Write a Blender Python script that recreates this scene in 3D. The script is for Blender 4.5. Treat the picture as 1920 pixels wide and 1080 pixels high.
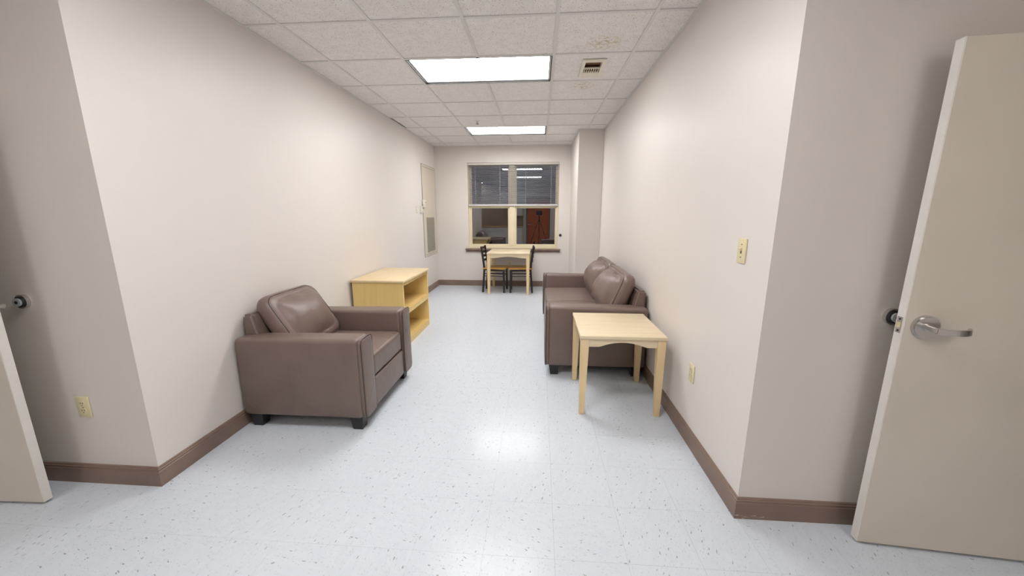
import bpy, bmesh, math, random
from mathutils import Matrix, Vector
random.seed(4)
S = bpy.context.scene
for o in list(bpy.data.objects): bpy.data.objects.remove(o)
C = S.collection

# ------------------------------------------------------------------ camera
H = 1.43
cam_d = bpy.data.cameras.new('camera'); cam = bpy.data.objects.new('camera', cam_d); C.objects.link(cam)
cam_d.sensor_width = 36.0; cam_d.lens = 36.0 * 695.0 / 1920.0
cam_d.clip_start = 0.02
Rm = Matrix(((0.997423972, -0.0139656115, 0.0703589516),
             (0.0717309511, 0.198314982, -0.97751002),
             (-0.000301709092, 0.980038841, 0.198805884)))
cam.matrix_world = Matrix.Translation((0, 0, H)) @ Rm.to_4x4()
S.camera = cam
# ------------------------------------------------------------------ world: night outside
w = bpy.data.worlds.new('night'); S.world = w; w.use_nodes = True
w.node_tree.nodes['Background'].inputs[0].default_value = (0.010, 0.012, 0.02, 1)
w.node_tree.nodes['Background'].inputs[1].default_value = 0.4
# ------------------------------------------------------------------ exposure
S.view_settings.view_transform = 'Standard'; S.view_settings.look = 'None'
S.view_settings.exposure = 0.09; S.view_settings.gamma = 1.0
S.view_settings.use_curve_mapping = False
LAMP = 18.0          # radiance of the troffer lenses
LAMP_COL = (1.0, 0.985, 0.965)

# ------------------------------------------------------------------ dimensions
XL, XR = -1.998, 0.960      # room side walls
YF, YN = 7.235, 1.600       # window wall, near corner walls
ZC = 2.650
XA, XB = -3.42, 2.36        # wider near area
YB = -1.75                  # rear (kitchen) wall
ZT = 2.95

# ================================================================== materials
def nt(name):
    m = bpy.data.materials.new(name); m.use_nodes = True
    return m, m.node_tree, m.node_tree.nodes['Principled BSDF']
def lnk(t, a, b): t.links.new(a, b)
def node(t, typ, **kw):
    n = t.nodes.new(typ)
    for k, v in kw.items():
        if k in n.inputs.keys(): n.inputs[k].default_value = v
        else: setattr(n, k, v)
    return n
def coords(t, scale=(1, 1, 1), kind='Object'):
    tc = node(t, 'ShaderNodeTexCoord'); mp = node(t, 'ShaderNodeMapping')
    mp.inputs['Scale'].default_value = scale
    lnk(t, tc.outputs[kind], mp.inputs['Vector']); return mp.outputs['Vector']
def ramp(t, fac, stops):
    r = node(t, 'ShaderNodeValToRGB'); e = r.color_ramp.elements
    while len(e) < len(stops): e.new(0.5)
    for k, (p, c) in enumerate(stops):
        e[k].position = p; e[k].color = c if len(c) == 4 else (*c, 1)
    lnk(t, fac, r.inputs[0]); return r.outputs[0]
def bump(t, b, height, strength, dist):
    n = node(t, 'ShaderNodeBump'); n.inputs['Strength'].default_value = strength; n.inputs['Distance'].default_value = dist
    lnk(t, height, n.inputs['Height']); lnk(t, n.outputs[0], b.inputs['Normal'])
def mixc(t, fac, a, b):
    n = node(t, 'ShaderNodeMix', data_type='RGBA')
    for i, v in ((6, a), (7, b)):
        if isinstance(v, (tuple, list)): n.inputs[i].default_value = (*v[:3], 1)
        else: lnk(t, v, n.inputs[i])
    if isinstance(fac, (int, float)): n.inputs[0].default_value = fac
    else: lnk(t, fac, n.inputs[0])
    return n.outputs[2]
def math_(t, op, a, b=None):
    n = node(t, 'ShaderNodeMath', operation=op)
    for i, v in ((0, a), (1, b)):
        if v is None: continue
        if isinstance(v, (int, float)): n.inputs[i].default_value = v
        else: lnk(t, v, n.inputs[i])
    return n.outputs[0]
def plain(name, col, rough=0.5, metal=0.0, spec=0.5, var=0.06, nscale=6.0, bmp=0.0):
    m, t, b = nt(name)
    v = coords(t); n = node(t, 'ShaderNodeTexNoise', Scale=nscale, Detail=3.0); lnk(t, v, n.inputs['Vector'])
    lo = tuple(c * (1 - var) for c in col); hi = tuple(min(1, c * (1 + var)) for c in col)
    lnk(t, ramp(t, n.outputs['Fac'], [(0.3, lo), (0.7, hi)]), b.inputs['Base Color'])
    b.inputs['Roughness'].default_value = rough; b.inputs['Metallic'].default_value = metal
    b.inputs['Specular IOR Level'].default_value = spec
    if bmp:
        n2 = node(t, 'ShaderNodeTexNoise', Scale=180.0, Detail=2.0); lnk(t, v, n2.inputs['Vector'])
        bump(t, b, n2.outputs['Fac'], bmp, 0.002)
    return m
M = {}
M['wall'] = plain('wall_paint', (0.755, 0.705, 0.665), 0.42, spec=0.45, var=0.012, nscale=1.2, bmp=0.12)
M['base'] = plain('brown_baseboard_vinyl', (0.235, 0.162, 0.128), 0.42, var=0.10, nscale=9)
M['doorpaint'] = plain('door_paint', (0.71, 0.65, 0.57), 0.42, var=0.04, nscale=2.2)
M['dooredge'] = plain('door_edge_paint', (0.80, 0.77, 0.73), 0.45, var=0.04, nscale=8)
M['cream'] = plain('cream_window_vinyl', (0.76, 0.68, 0.50), 0.4, var=0.02)
M['ivory'] = plain('ivory_plastic', (0.74, 0.66, 0.43), 0.35, var=0.02)
M['ivory_dark'] = plain('ivory_plastic_slot', (0.10, 0.085, 0.055), 0.6, var=0.02)
M['offwhite'] = plain('off_white_plastic', (0.75, 0.72, 0.62), 0.4, var=0.02)
M['panel'] = plain('painted_access_panel', (0.64, 0.575, 0.475), 0.4, var=0.015, nscale=2)
M['grille'] = plain('return_grille_metal', (0.42, 0.385, 0.325), 0.5, var=0.04)
M['dark'] = plain('dark_void', (0.012, 0.010, 0.009), 0.8, var=0.1)
M['ductbrown'] = plain('rusty_duct', (0.16, 0.085, 0.025), 0.7, var=0.35, nscale=30)
M['steel'] = plain('satin_chrome', (0.62, 0.61, 0.60), 0.24, 1.0, var=0.03)
M['rubber'] = plain('grey_rubber', (0.42, 0.44, 0.44), 0.5, var=0.03)
M['blackrub'] = plain('black_rubber', (0.015, 0.015, 0.016), 0.45, var=0.1)
M['blackmetal'] = plain('black_powder_coat', (0.012, 0.011, 0.014), 0.38, var=0.1)
M['blackfoot'] = plain('black_plastic_foot', (0.016, 0.015, 0.017), 0.42, var=0.1)
M['tbar'] = plain('ceiling_grid_white', (0.70, 0.685, 0.665), 0.4, var=0.01)
M['troffer'] = plain('troffer_white_enamel', (0.72, 0.72, 0.70), 0.35, var=0.01)
M['reveal'] = plain('troffer_black_reveal', (0.012, 0.012, 0.013), 0.6, var=0.05)
M['register'] = plain('yellowed_register_enamel', (0.76, 0.71, 0.60), 0.4, var=0.06, nscale=18)
M['slat'] = plain('blind_slat_aluminium', (0.42, 0.46, 0.58), 0.4, var=0.02)
M['headrail'] = plain('blind_headrail', (0.66, 0.62, 0.56), 0.4, var=0.02)
M['bottomrail'] = plain('blind_bottom_rail', (0.62, 0.62, 0.64), 0.4, var=0.02)
M['cord'] = plain('blind_cord', (0.75, 0.75, 0.74), 0.6, var=0.02)
M['subfloor'] = plain('floor_joint_grime', (0.20, 0.20, 0.20), 0.8, var=0.1)
M['cabwhite'] = plain('white_cabinet_paint', (0.70, 0.69, 0.66), 0.4, var=0.02)
M['worktop'] = plain('laminate_worktop', (0.50, 0.33, 0.17), 0.4, var=0.1, nscale=20)
M['splash'] = plain('beige_backsplash', (0.36, 0.28, 0.21), 0.4, var=0.06)
def scuffed():
    m, t, b = nt('scuffed_brown_baseboard')
    v = coords(t); n = node(t, 'ShaderNodeTexNoise', Scale=9.0, Detail=3.0); lnk(t, v, n.inputs['Vector'])
    c = ramp(t, n.outputs['Fac'], [(0.3, (0.215, 0.147, 0.116)), (0.7, (0.255, 0.177, 0.140))])
    g = node(t, 'ShaderNodeNewGeometry'); mp = node(t, 'ShaderNodeMapping'); mp.inputs['Scale'].default_value = (30, 30, 190); lnk(t, g.outputs['Position'], mp.inputs['Vector'])
    ns = node(t, 'ShaderNodeTexNoise', Scale=1.0, Detail=3.0, Roughness=0.7); lnk(t, mp.outputs[0], ns.inputs['Vector'])
    sp = node(t, 'ShaderNodeSeparateXYZ'); lnk(t, g.outputs['Position'], sp.inputs[0])
    k = math_(t, 'MULTIPLY', math_(t, 'LESS_THAN', sp.outputs[2], 0.022), math_(t, 'LESS_THAN', sp.outputs[0], 1.10))
    k = math_(t, 'MULTIPLY', k, math_(t, 'GREATER_THAN', ns.outputs['Fac'], 0.60))
    lnk(t, mixc(t, k, c, (0.66, 0.55, 0.42)), b.inputs['Base Color']); b.inputs['Roughness'].default_value = 0.42
    return m
M['base_scuffed'] = scuffed()
M['pipe'] = plain('leather_piping', (0.055, 0.038, 0.034), 0.45, var=0.05)

def leather():
    m, t, b = nt('brown_leather')
    v = coords(t)
    n = node(t, 'ShaderNodeTexNoise', Scale=3.5, Detail=4.0); lnk(t, v, n.inputs['Vector'])
    lnk(t, ramp(t, n.outputs['Fac'], [(0.3, (0.160, 0.112, 0.094)), (0.7, (0.192, 0.138, 0.117))]), b.inputs['Base Color'])
    b.inputs['Roughness'].default_value = 0.40
    b.inputs['Specular IOR Level'].default_value = 0.6
    n1 = node(t, 'ShaderNodeTexVoronoi', Scale=420.0); lnk(t, v, n1.inputs['Vector'])
    n2 = node(t, 'ShaderNodeTexNoise', Scale=9.0, Detail=2.0, Distortion=0.8); lnk(t, v, n2.inputs['Vector'])
    s = math_(t, 'ADD', math_(t, 'MULTIPLY', n1.outputs['Distance'], 0.05), math_(t, 'MULTIPLY', n2.outputs['Fac'], 1.0))
    bump(t, b, s, 0.35, 0.012)
    return m
M['leather'] = leather()

def wood(name, lo, hi, axis=0, rough=0.38):
    m, t, b = nt(name)
    sc = [28.0, 28.0, 28.0]; sc[axis] = 2.0
    v = coords(t, sc)
    n = node(t, 'ShaderNodeTexNoise', Scale=1.0, Detail=6.0, Roughness=0.6, Distortion=0.4); lnk(t, v, n.inputs['Vector'])
    v2 = coords(t, (2.2, 2.2, 2.2)); n2 = node(t, 'ShaderNodeTexNoise', Scale=1.5, Detail=2.0); lnk(t, v2, n2.inputs['Vector'])
    f = math_(t, 'ADD', math_(t, 'MULTIPLY', n.outputs['Fac'], 0.65), math_(t, 'MULTIPLY', n2.outputs['Fac'], 0.35))
    lnk(t, ramp(t, f, [(0.32, lo), (0.68, hi)]), b.inputs['Base Color'])
    b.inputs['Roughness'].default_value = rough
    bump(t, b, n.outputs['Fac'], 0.06, 0.002)
    return m
M['maple_x'] = wood('maple_top', (0.70, 0.57, 0.38), (0.80, 0.68, 0.49), 0)
M['maple_z'] = wood('maple_leg', (0.74, 0.56, 0.30), (0.82, 0.65, 0.39), 2)
M['honey_y'] = wood('honey_maple_shelf', (0.72, 0.50, 0.17), (0.82, 0.60, 0.25), 1)
M['honey_z'] = wood('honey_maple_panel', (0.84, 0.61, 0.23), (0.91, 0.69, 0.30), 2)
M['honey_top'] = wood('honey_maple_top', (0.70, 0.55, 0.32), (0.80, 0.65, 0.41), 1)
M['oak_seat'] = wood('golden_seat', (0.60, 0.33, 0.07), (0.70, 0.43, 0.11), 0, 0.3)
M['cherry'] = wood('cherry_door_veneer', (0.42, 0.095, 0.018), (0.54, 0.15, 0.03), 2)

def vct():
    m, t, b = nt('speckled_vinyl_tile')
    oi = node(t, 'ShaderNodeObjectInfo'); tc = node(t, 'ShaderNodeTexCoord')
    rnd = oi.outputs['Random']
    off = node(t, 'ShaderNodeCombineXYZ')
    lnk(t, math_(t, 'MULTIPLY', rnd, 37.0), off.inputs[0]); lnk(t, math_(t, 'MULTIPLY', rnd, 91.0), off.inputs[1])
    ad = node(t, 'ShaderNodeVectorMath', operation='ADD'); lnk(t, tc.outputs['Object'], ad.inputs[0]); lnk(t, off.outputs[0], ad.inputs[1])
    rot = node(t, 'ShaderNodeVectorRotate', rotation_type='Z_AXIS'); lnk(t, ad.outputs[0], rot.inputs['Vector'])
    frac = math_(t, 'FRACT', math_(t, 'MULTIPLY', rnd, 17.3))
    q = math_(t, 'MULTIPLY', math_(t, 'GREATER_THAN', frac, 0.5), 1.5708)
    lnk(t, math_(t, 'ADD', q, math_(t, 'MULTIPLY', math_(t, 'FRACT', math_(t, 'MULTIPLY', rnd, 5.1)), 0.5)), rot.inputs['Angle'])
    def specks(sx, sy, thr, pick):
        mp = node(t, 'ShaderNodeMapping'); mp.inputs['Scale'].default_value = (sx, sy, 1)
        lnk(t, rot.outputs[0], mp.inputs['Vector'])
        nz = node(t, 'ShaderNodeTexNoise', Scale=1.1, Detail=1.0); lnk(t, mp.outputs[0], nz.inputs['Vector'])
        av = node(t, 'ShaderNodeVectorMath', operation='MULTIPLY_ADD'); lnk(t, nz.outputs['Color'], av.inputs[0])
        av.inputs[1].default_value = (0.8, 0.8, 0); lnk(t, mp.outputs[0], av.inputs[2])
        vo = node(t, 'ShaderNodeTexVoronoi', Scale=1.0); lnk(t, av.outputs[0], vo.inputs['Vector'])
        sep = node(t, 'ShaderNodeSeparateColor'); lnk(t, vo.outputs['Color'], sep.inputs[0])
        return math_(t, 'MULTIPLY', math_(t, 'LESS_THAN', vo.outputs['Distance'], thr), math_(t, 'GREATER_THAN', sep.outputs[0], pick))
    s1 = specks(34, 100, 0.24, 0.86)
    s2 = specks(60, 150, 0.27, 0.60)
    s3 = specks(95, 210, 0.30, 0.50)
    mp = node(t, 'ShaderNodeMapping'); mp.inputs['Scale'].default_value = (14, 40, 1); lnk(t, rot.outputs[0], mp.inputs['Vector'])
    cl = node(t, 'ShaderNodeTexNoise', Scale=1.0, Detail=5.0); lnk(t, mp.outputs[0], cl.inputs['Vector'])
    basec = ramp(t, cl.outputs['Fac'], [(0.30, (0.615, 0.665, 0.735)), (0.70, (0.650, 0.695, 0.760))])
    hs = math_(t, 'MULTIPLY', rnd, 1.0)
    c0 = mixc(t, math_(t, 'MULTIPLY', s3, 0.22), basec, (0.45, 0.45, 0.45))
    c1 = mixc(t, math_(t, 'MULTIPLY', s2, 0.36), c0, (0.37, 0.375, 0.385))
    c2 = mixc(t, math_(t, 'MULTIPLY', s1, 0.70), c1, (0.235, 0.23, 0.235))
    lnk(t, c2, b.inputs['Base Color'])
    b.inputs['Roughness'].default_value = 0.20
    b.inputs['Specular IOR Level'].default_value = 0.17
    nb = node(t, 'ShaderNodeTexNoise', Scale=11.0, Detail=3.0); lnk(t, rot.outputs[0], nb.inputs['Vector'])
    bump(t, b, nb.outputs['Fac'], 0.05, 0.01)
    return m
M['vct'] = vct()

def ceil_mat():
    m, t, b = nt('fissured_ceiling_tile')
    oi = node(t, 'ShaderNodeObjectInfo'); tc = node(t, 'ShaderNodeTexCoord')
    off = node(t, 'ShaderNodeCombineXYZ')
    lnk(t, math_(t, 'MULTIPLY', oi.outputs['Random'], 53.0), off.inputs[0]); lnk(t, math_(t, 'MULTIPLY', oi.outputs['Random'], 29.0), off.inputs[1])
    ad = node(t, 'ShaderNodeVectorMath', operation='ADD'); lnk(t, tc.outputs['Object'], ad.inputs[0]); lnk(t, off.outputs[0], ad.inputs[1])
    def dots(sc, thr, pick):
        vo = node(t, 'ShaderNodeTexVoronoi', Scale=sc); lnk(t, ad.outputs[0], vo.inputs['Vector'])
        sep = node(t, 'ShaderNodeSeparateColor'); lnk(t, vo.outputs['Color'], sep.inputs[0])
        return math_(t, 'MULTIPLY', math_(t, 'LESS_THAN', vo.outputs['Distance'], thr), math_(t, 'GREATER_THAN', sep.outputs[0], pick))
    d1 = dots(70, 0.24, 0.55); d2 = dots(130, 0.3, 0.5)
    d = math_(t, 'MAXIMUM', d1, math_(t, 'MULTIPLY', d2, 0.7))
    n = node(t, 'ShaderNodeTexNoise', Scale=14.0, Detail=4.0); lnk(t, ad.outputs[0], n.inputs['Vector'])
    base = ramp(t, n.outputs['Fac'], [(0.3, (0.80, 0.77, 0.745)), (0.7, (0.86, 0.83, 0.805))])
    c = mixc(t, math_(t, 'MULTIPLY', d, 0.62), base, (0.32, 0.28, 0.24))
    # brown water stains round the air register, fixed to their place on the ceiling
    g = node(t, 'ShaderNodeNewGeometry')
    mask = None
    for (x, y, r, s) in ((0.46, 3.07, 0.17, 0.95), (0.30, 3.16, 0.14, 0.45), (0.42, 4.00, 0.19, 0.75), (0.33, 3.55, 0.20, 0.18), (0.14, 3.45, 0.10, 0.25)):
        ds = node(t, 'ShaderNodeVectorMath', operation='DISTANCE'); lnk(t, g.outputs['Position'], ds.inputs[0]); ds.inputs[1].default_value = (x, y, ZC)
        mr = node(t, 'ShaderNodeMapRange', interpolation_type='SMOOTHSTEP'); lnk(t, ds.outputs['Value'], mr.inputs[0])
        mr.inputs[1].default_value = r * 1.1; mr.inputs[2].default_value = 0.0; mr.inputs[3].default_value = 0.0; mr.inputs[4].default_value = s
        mask = mr.outputs[0] if mask is None else math_(t, 'MAXIMUM', mask, mr.outputs[0])
    ns = node(t, 'ShaderNodeTexNoise', Scale=34.0, Detail=5.0, Roughness=0.7); lnk(t, g.outputs['Position'], ns.inputs['Vector'])
    blot = ramp(t, ns.outputs['Fac'], [(0.45, (0, 0, 0)), (0.62, (1, 1, 1))])
    lnk(t, mixc(t, math_(t, 'MULTIPLY', mask, blot), c, (0.46, 0.34, 0.14)), b.inputs['Base Color'])
    b.inputs['Roughness'].default_value = 0.85; b.inputs['Specular IOR Level'].default_value = 0.2
    bump(t, b, math_(t, 'SUBTRACT', 1.0, d), 0.4, 0.002)
    return m
M['tile'] = ceil_mat()

def lens_mat(name, col, k):
    m, t, b = nt(name)
    em = node(t, 'ShaderNodeEmission'); em.inputs['Color'].default_value = (*col, 1); em.inputs['Strength'].default_value = k
    lnk(t, em.outputs[0], t.nodes['Material Output'].inputs['Surface'])
    return m
M['lens'] = lens_mat('lit_acrylic_lens', LAMP_COL, LAMP)
M['lens_fill'] = lens_mat('warm_fill_lens', (1.0, 0.945, 0.87), LAMP * 0.48)  # weaker, warmer glow for the two added kitchen fill lights
def glass():
    m, t, b = nt('window_glass')
    tr = node(t, 'ShaderNodeBsdfTransparent'); tr.inputs['Color'].default_value = (0.85, 0.86, 0.88, 1)
    gl = node(t, 'ShaderNodeBsdfAnisotropic'); gl.inputs['Roughness'].default_value = 0.0; gl.inputs['Color'].default_value = (0.98, 0.97, 0.96, 1)
    fr = node(t, 'ShaderNodeFresnel', IOR=2.4)
    mx = node(t, 'ShaderNodeMixShader'); lnk(t, fr.outputs[0], mx.inputs[0]); lnk(t, tr.outputs[0], mx.inputs[1]); lnk(t, gl.outputs[0], mx.inputs[2])
    lnk(t, mx.outputs[0], t.nodes['Material Output'].inputs['Surface'])
    return m
M['glass'] = glass()

# ================================================================== mesh helpers
def box(bm, lo, hi, bev=0.0, seg=2):
    r = bmesh.ops.create_cube(bm, size=1.0); vs = r['verts']
    for v in vs:
        v.co = Vector([lo[i] + (v.co[i] + 0.5) * (hi[i] - lo[i]) for i in range(3)])
    if bev:
        es = list({e for v in vs for e in v.link_edges})
        bmesh.ops.bevel(bm, geom=es, offset=bev, segments=seg, profile=0.5, affect='EDGES')
    return bm
def B(lo, hi, bev=0.0, seg=2): return box(bmesh.new(), lo, hi, bev, seg)
def mesh(name, bm, mat, smooth=35):
    me = bpy.data.meshes.new(name)
    bmesh.ops.recalc_face_normals(bm, faces=bm.faces)
    bm.to_mesh(me); bm.free()
    me.materials.append(M[mat])
    if smooth:
        for p in me.polygons: p.use_smooth = True
        me.set_sharp_from_angle(angle=math.radians(smooth))
    return me
def obj(name, bm, mat, parent=None, smooth=35, loc=None):
    me = bm if isinstance(bm, bpy.types.Mesh) else mesh(name, bm, mat, smooth)
    o = bpy.data.objects.new(name, me); C.objects.link(o)
    if parent: o.parent = parent
    if loc: o.location = loc
    return o
def tag(o, label=None, cat=None, group=None, kind=None):
    if label: o['label'] = label
    if cat: o['category'] = cat
    if group: o['group'] = group
    if kind: o['kind'] = kind
    return o
def thing(name, label, cat, loc=(0, 0, 0), rz=0.0, group=None, kind=None):
    o = bpy.data.objects.new(name, None); C.objects.link(o)
    o.empty_display_size = 0.1
    o.location = loc; o.rotation_euler = (0, 0, rz)
    return tag(o, label, cat, group, kind)
def copy_tree(o, parent=None):
    c = o.copy(); C.objects.link(c); c.parent = parent
    for ch in list(o.children): copy_tree(ch, c)
    return c
def cyl(bm, c, r, depth, axis='z', seg=24, r2=None):
    rot = {'z': Matrix(), 'x': Matrix.Rotation(math.pi / 2, 4, 'Y'), 'y': Matrix.Rotation(-math.pi / 2, 4, 'X')}[axis]
    bmesh.ops.create_cone(bm, cap_ends=True, segments=seg, radius1=r, radius2=r if r2 is None else r2, depth=depth,
                          matrix=Matrix.Translation(c) @ rot)
    return bm
def tube(bm, pts, r, seg=8, closed=False, sq=None):
    """sweep a round (or sq=(w,h) rectangular) section along pts"""
    pts = [Vector(p) for p in pts]; n = len(pts); rings = []
    up = None
    for i, p in enumerate(pts):
        if closed: d = pts[(i + 1) % n] - pts[i - 1]
        else: d = pts[min(i + 1, n - 1)] - pts[max(i - 1, 0)]
        d.normalize()
        if up is None:
            up = Vector((0, 0, 1)) if abs(d.z) < 0.9 else Vector((0, 1, 0))
        s = d.cross(up)
        if s.length < 1e-5: s = d.orthogonal()
        s.normalize(); u = s.cross(d).normalized(); up = u
        if sq: offs = [s * a * sq[0] / 2 + u * b2 * sq[1] / 2 for a, b2 in ((1, 1), (-1, 1), (-1, -1), (1, -1))]
        else: offs = [(s * math.cos(k * 2 * math.pi / seg) + u * math.sin(k * 2 * math.pi / seg)) * r for k in range(seg)]
        rings.append([bm.verts.new(p + o) for o in offs])
    m_ = len(rings[0])
    for i in range(n if closed else n - 1):
        a, b2 = rings[i], rings[(i + 1) % n]
        for k in range(m_):
            bm.faces.new((a[k], a[(k + 1) % m_], b2[(k + 1) % m_], b2[k]))
    if not closed:
        bm.faces.new(rings[0]); bm.faces.new(list(reversed(rings[-1])))
    return bm
def prism(bm, poly, fn, a, b2):
    """extrude 2-D polygon; fn(u, v, t) -> xyz, t from a to b2"""
    lo = [bm.verts.new(fn(u, v, a)) for u, v in poly]; hi = [bm.verts.new(fn(u, v, b2)) for u, v in poly]
    n = len(poly)
    bm.faces.new(lo); bm.faces.new(list(reversed(hi)))
    for i in range(n): bm.faces.new((lo[i], hi[i], hi[(i + 1) % n], lo[(i + 1) % n]))
    return bm

# ================================================================== the setting
def struct(name, bm, mat, label, cat, parent=None, smooth=None):
    return tag(obj(name, bm, mat, parent, smooth), label, cat, None, 'structure')

# ---- floor: subfloor slab and vinyl tiles
bm = bmesh.new(); box(bm, (XA - 1.7, YB - 0.2, -0.10), (XB + 1.7, YF + 0.2, -0.0035))
floor = struct('floor', bm, 'subfloor', 'white speckled vinyl tile floor of the whole room', 'floor')
P = 0.305; X0, Y0 = -0.220, 1.312; G = 0.00025
tm = {}
def tile_mesh(a, b2):
    k = (round(a, 4), round(b2, 4))
    if k not in tm:
        tm[k] = mesh('floor_tile', B((-a / 2 + G, -b2 / 2 + G, -0.0034), (a / 2 - G, b2 / 2 - G, 0.0)), 'vct', None)
    return tm[k]
rest = bmesh.new()
def lay(x0, x1, y0, y1):
    i0, i1 = math.floor((x0 - X0) / P), math.ceil((x1 - X0) / P)
    j0, j1 = math.floor((y0 - Y0) / P + 1e-6), math.ceil((y1 - Y0) / P - 1e-6)
    for i in range(i0, i1):
        for j in range(j0, j1):
            a, b2 = max(x0, X0 + i * P), min(x1, X0 + (i + 1) * P)
            c, d = max(y0, Y0 + j * P), min(y1, Y0 + (j + 1) * P)
            if b2 - a < 0.004 or d - c < 0.004: continue
            yield a, b2, c, d
ys = Y0 - 1 * P
for reg in ((XL, XR, Y0, YF), (XA, XL, Y0, YN), (XR, XB, Y0, YN), (XA, XB, ys, Y0)):
    for a, b2, c, d in lay(*reg):
        obj('floor_tile', tile_mesh(b2 - a, d - c), 'vct', floor, None, ((a + b2) / 2, (c + d) / 2, 0))
for a, b2, c, d in lay(XA, XB, YB, ys):
    box(rest, (a + G, c + G, -0.0034), (b2 - G, d - G, 0.0))
tag(obj('floor_tile_field', rest, 'vct', floor, None), 'speckled vinyl tiles behind the camera', None, None, 'stuff')

# ---- walls
T = 0.15
struct('wall_left', B((XL - T, YN, 0), (XL, YF, ZT)), 'wall', 'long beige wall behind the armchair and shelf unit', 'wall')
struct('wall_right', B((XR, YN, 0), (XR + T, YF, ZT)), 'wall', 'long beige wall behind the sofa', 'wall')
struct('wall_near_left', B((XA - T, YN, 0), (XL - T, YN + T, ZT)), 'wall', 'beige wall with outlet behind the left open door', 'wall')
struct('wall_near_right', B((XR + T, YN, 0), (XB + T, YN + T, ZT)), 'wall', 'beige wall behind the right open door', 'wall')
WX0, WX1, WZ0, WZ1 = -1.367, 0.364, 0.735, 2.352
bm = bmesh.new(); WD = 0.16
box(bm, (XL - T, YF, 0), (WX0, YF + WD, ZT)); box(bm, (WX1, YF, 0), (XR + T, YF + WD, ZT))
box(bm, (WX0, YF, 0), (WX1, YF + WD, WZ0)); box(bm, (WX0, YF, WZ1), (WX1, YF + WD, ZT))
struct('wall_far', bm, 'wall', 'beige end wall around the double window', 'wall')
CX, CY = 0.583, 5.975
struct('wall_column', B((CX, CY, 0), (XR, YF, ZT), 0.004), 'wall', 'square beige wall column in the corner beyond the sofa', 'column')
def side_wall(name, x0, x1, label):
    bm = bmesh.new(); y0, y1, zd = 0.47, 1.42, 2.05
    box(bm, (x0, YB - T, 0), (x1, y0, ZT)); box(bm, (x0, y1, 0), (x1, YN, ZT)); box(bm, (x0, y0, zd), (x1, y1, ZT))
    struct(name, bm, 'wall', label, 'wall')
side_wall('wall_side_left', XA - T, XA, 'side wall with the left doorway')
side_wall('wall_side_right', XB, XB + T, 'side wall with the right doorway')
struct('wall_rear', B((XA - T, YB - T, 0), (XB + T, YB, ZT)), 'wall', 'rear kitchen wall reflected in the window', 'wall')
for nm, x0, x1, lb in (('wall_bedroom_left', XA - T - 1.4, XA - T, 'unlit room beyond the left doorway'), ('wall_bedroom_right', XB + T, XB + T + 1.4, 'unlit room beyond the right doorway')):
    bm = bmesh.new(); s = 0.05
    xo = x0 if x0 < 0 else x1 - s
    box(bm, (xo, 0.1, 0), (xo + s, YN, ZT)); box(bm, (x0, 0.05, 0), (x1, 0.1, ZT)); box(bm, (x0, YN, 0), (x1, YN + s, ZT))
    struct(nm, bm, 'wall', lb, 'wall')

# ---- baseboards (moulded profile, mitred ends)
PROF = [(0, 0), (0.013, 0), (0.013, 0.084), (0.0095, 0.087), (0.0095, 0.0905), (0.0115, 0.092), (0.0115, 0.0975), (0.008, 0.100), (0.008, 0.103), (0.006, 0.1085), (0, 0.110)]
def baseboard(name, p0, p1, nrm, e0, e1, label, mat='base'):
    p0, p1, n = Vector((*p0, 0)), Vector((*p1, 0)), Vector((*nrm, 0)); d = (p1 - p0).normalized()
    bm = bmesh.new()
    def fn(u, v, t):
        q = (p0 - d * e0 * u) if t == 0 else (p1 + d * e1 * u)
        return q + n * u + Vector((0, 0, v))
    prism(bm, PROF, fn, 0, 1)
    struct(name, bm, mat, label, 'baseboard')
baseboard('baseboard_left', (XL, YN), (XL, YF), (1, 0), 1, -1, 'brown baseboard along the left wall')
baseboard('baseboard_right', (XR, YN), (XR, CY), (-1, 0), 1, -1, 'brown baseboard along the right wall')
baseboard('baseboard_far', (XL, YF), (CX, YF), (0, -1), -1, -1, 'brown baseboard under the window')
baseboard('baseboard_column_front', (CX, CY), (XR, CY), (0, -1), 1, -1, 'brown baseboard on the front of the column')
baseboard('baseboard_column_side', (CX, CY), (CX, YF), (-1, 0), 1, -1, 'brown baseboard on the side of the column')
baseboard('baseboard_near_left', (XA, YN), (XL, YN), (0, -1), -1, 1, 'brown baseboard behind the left open door')
baseboard('baseboard_near_right', (XR, YN), (XB, YN), (0, -1), 1, -1, 'scuffed brown baseboard behind the right open door', 'base_scuffed')

# ---- ceiling
ceiling = struct('ceiling', B((XA - 1.6, YB - 0.15, ZT), (XB + 1.6, YF + 0.16, ZT + 0.08)), 'dark', 'white suspended tile ceiling', 'ceiling')
GX, GY, GP = 0.100, 3.245, 0.610
LIGHTS = [(-1, 0), (-1, 4), (-1, -4)]                  # (last column, row) of each two-cell troffer
FILL = [(-5, -8), (2, -8)]                            # (column, first row) of added fill troffers that brighten the near walls and doors
lightcells = {(c + k, r) for c, r in LIGHTS for k in (-1, 0)} | {(c, r + k) for c, r in FILL for k in (0, 1)}
ct = {}
def ceil_tile(a, b2):
    k = (round(a, 3), round(b2, 3))
    if k not in ct: ct[k] = mesh('ceiling_tile', B((-a / 2, -b2 / 2, 0.005), (a / 2, b2 / 2, 0.020), 0.0015, 1), 'tile', None)
    return ct[k]
REG = (0.338, 3.350, 0.532, 3.745)                      # register rectangle
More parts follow.
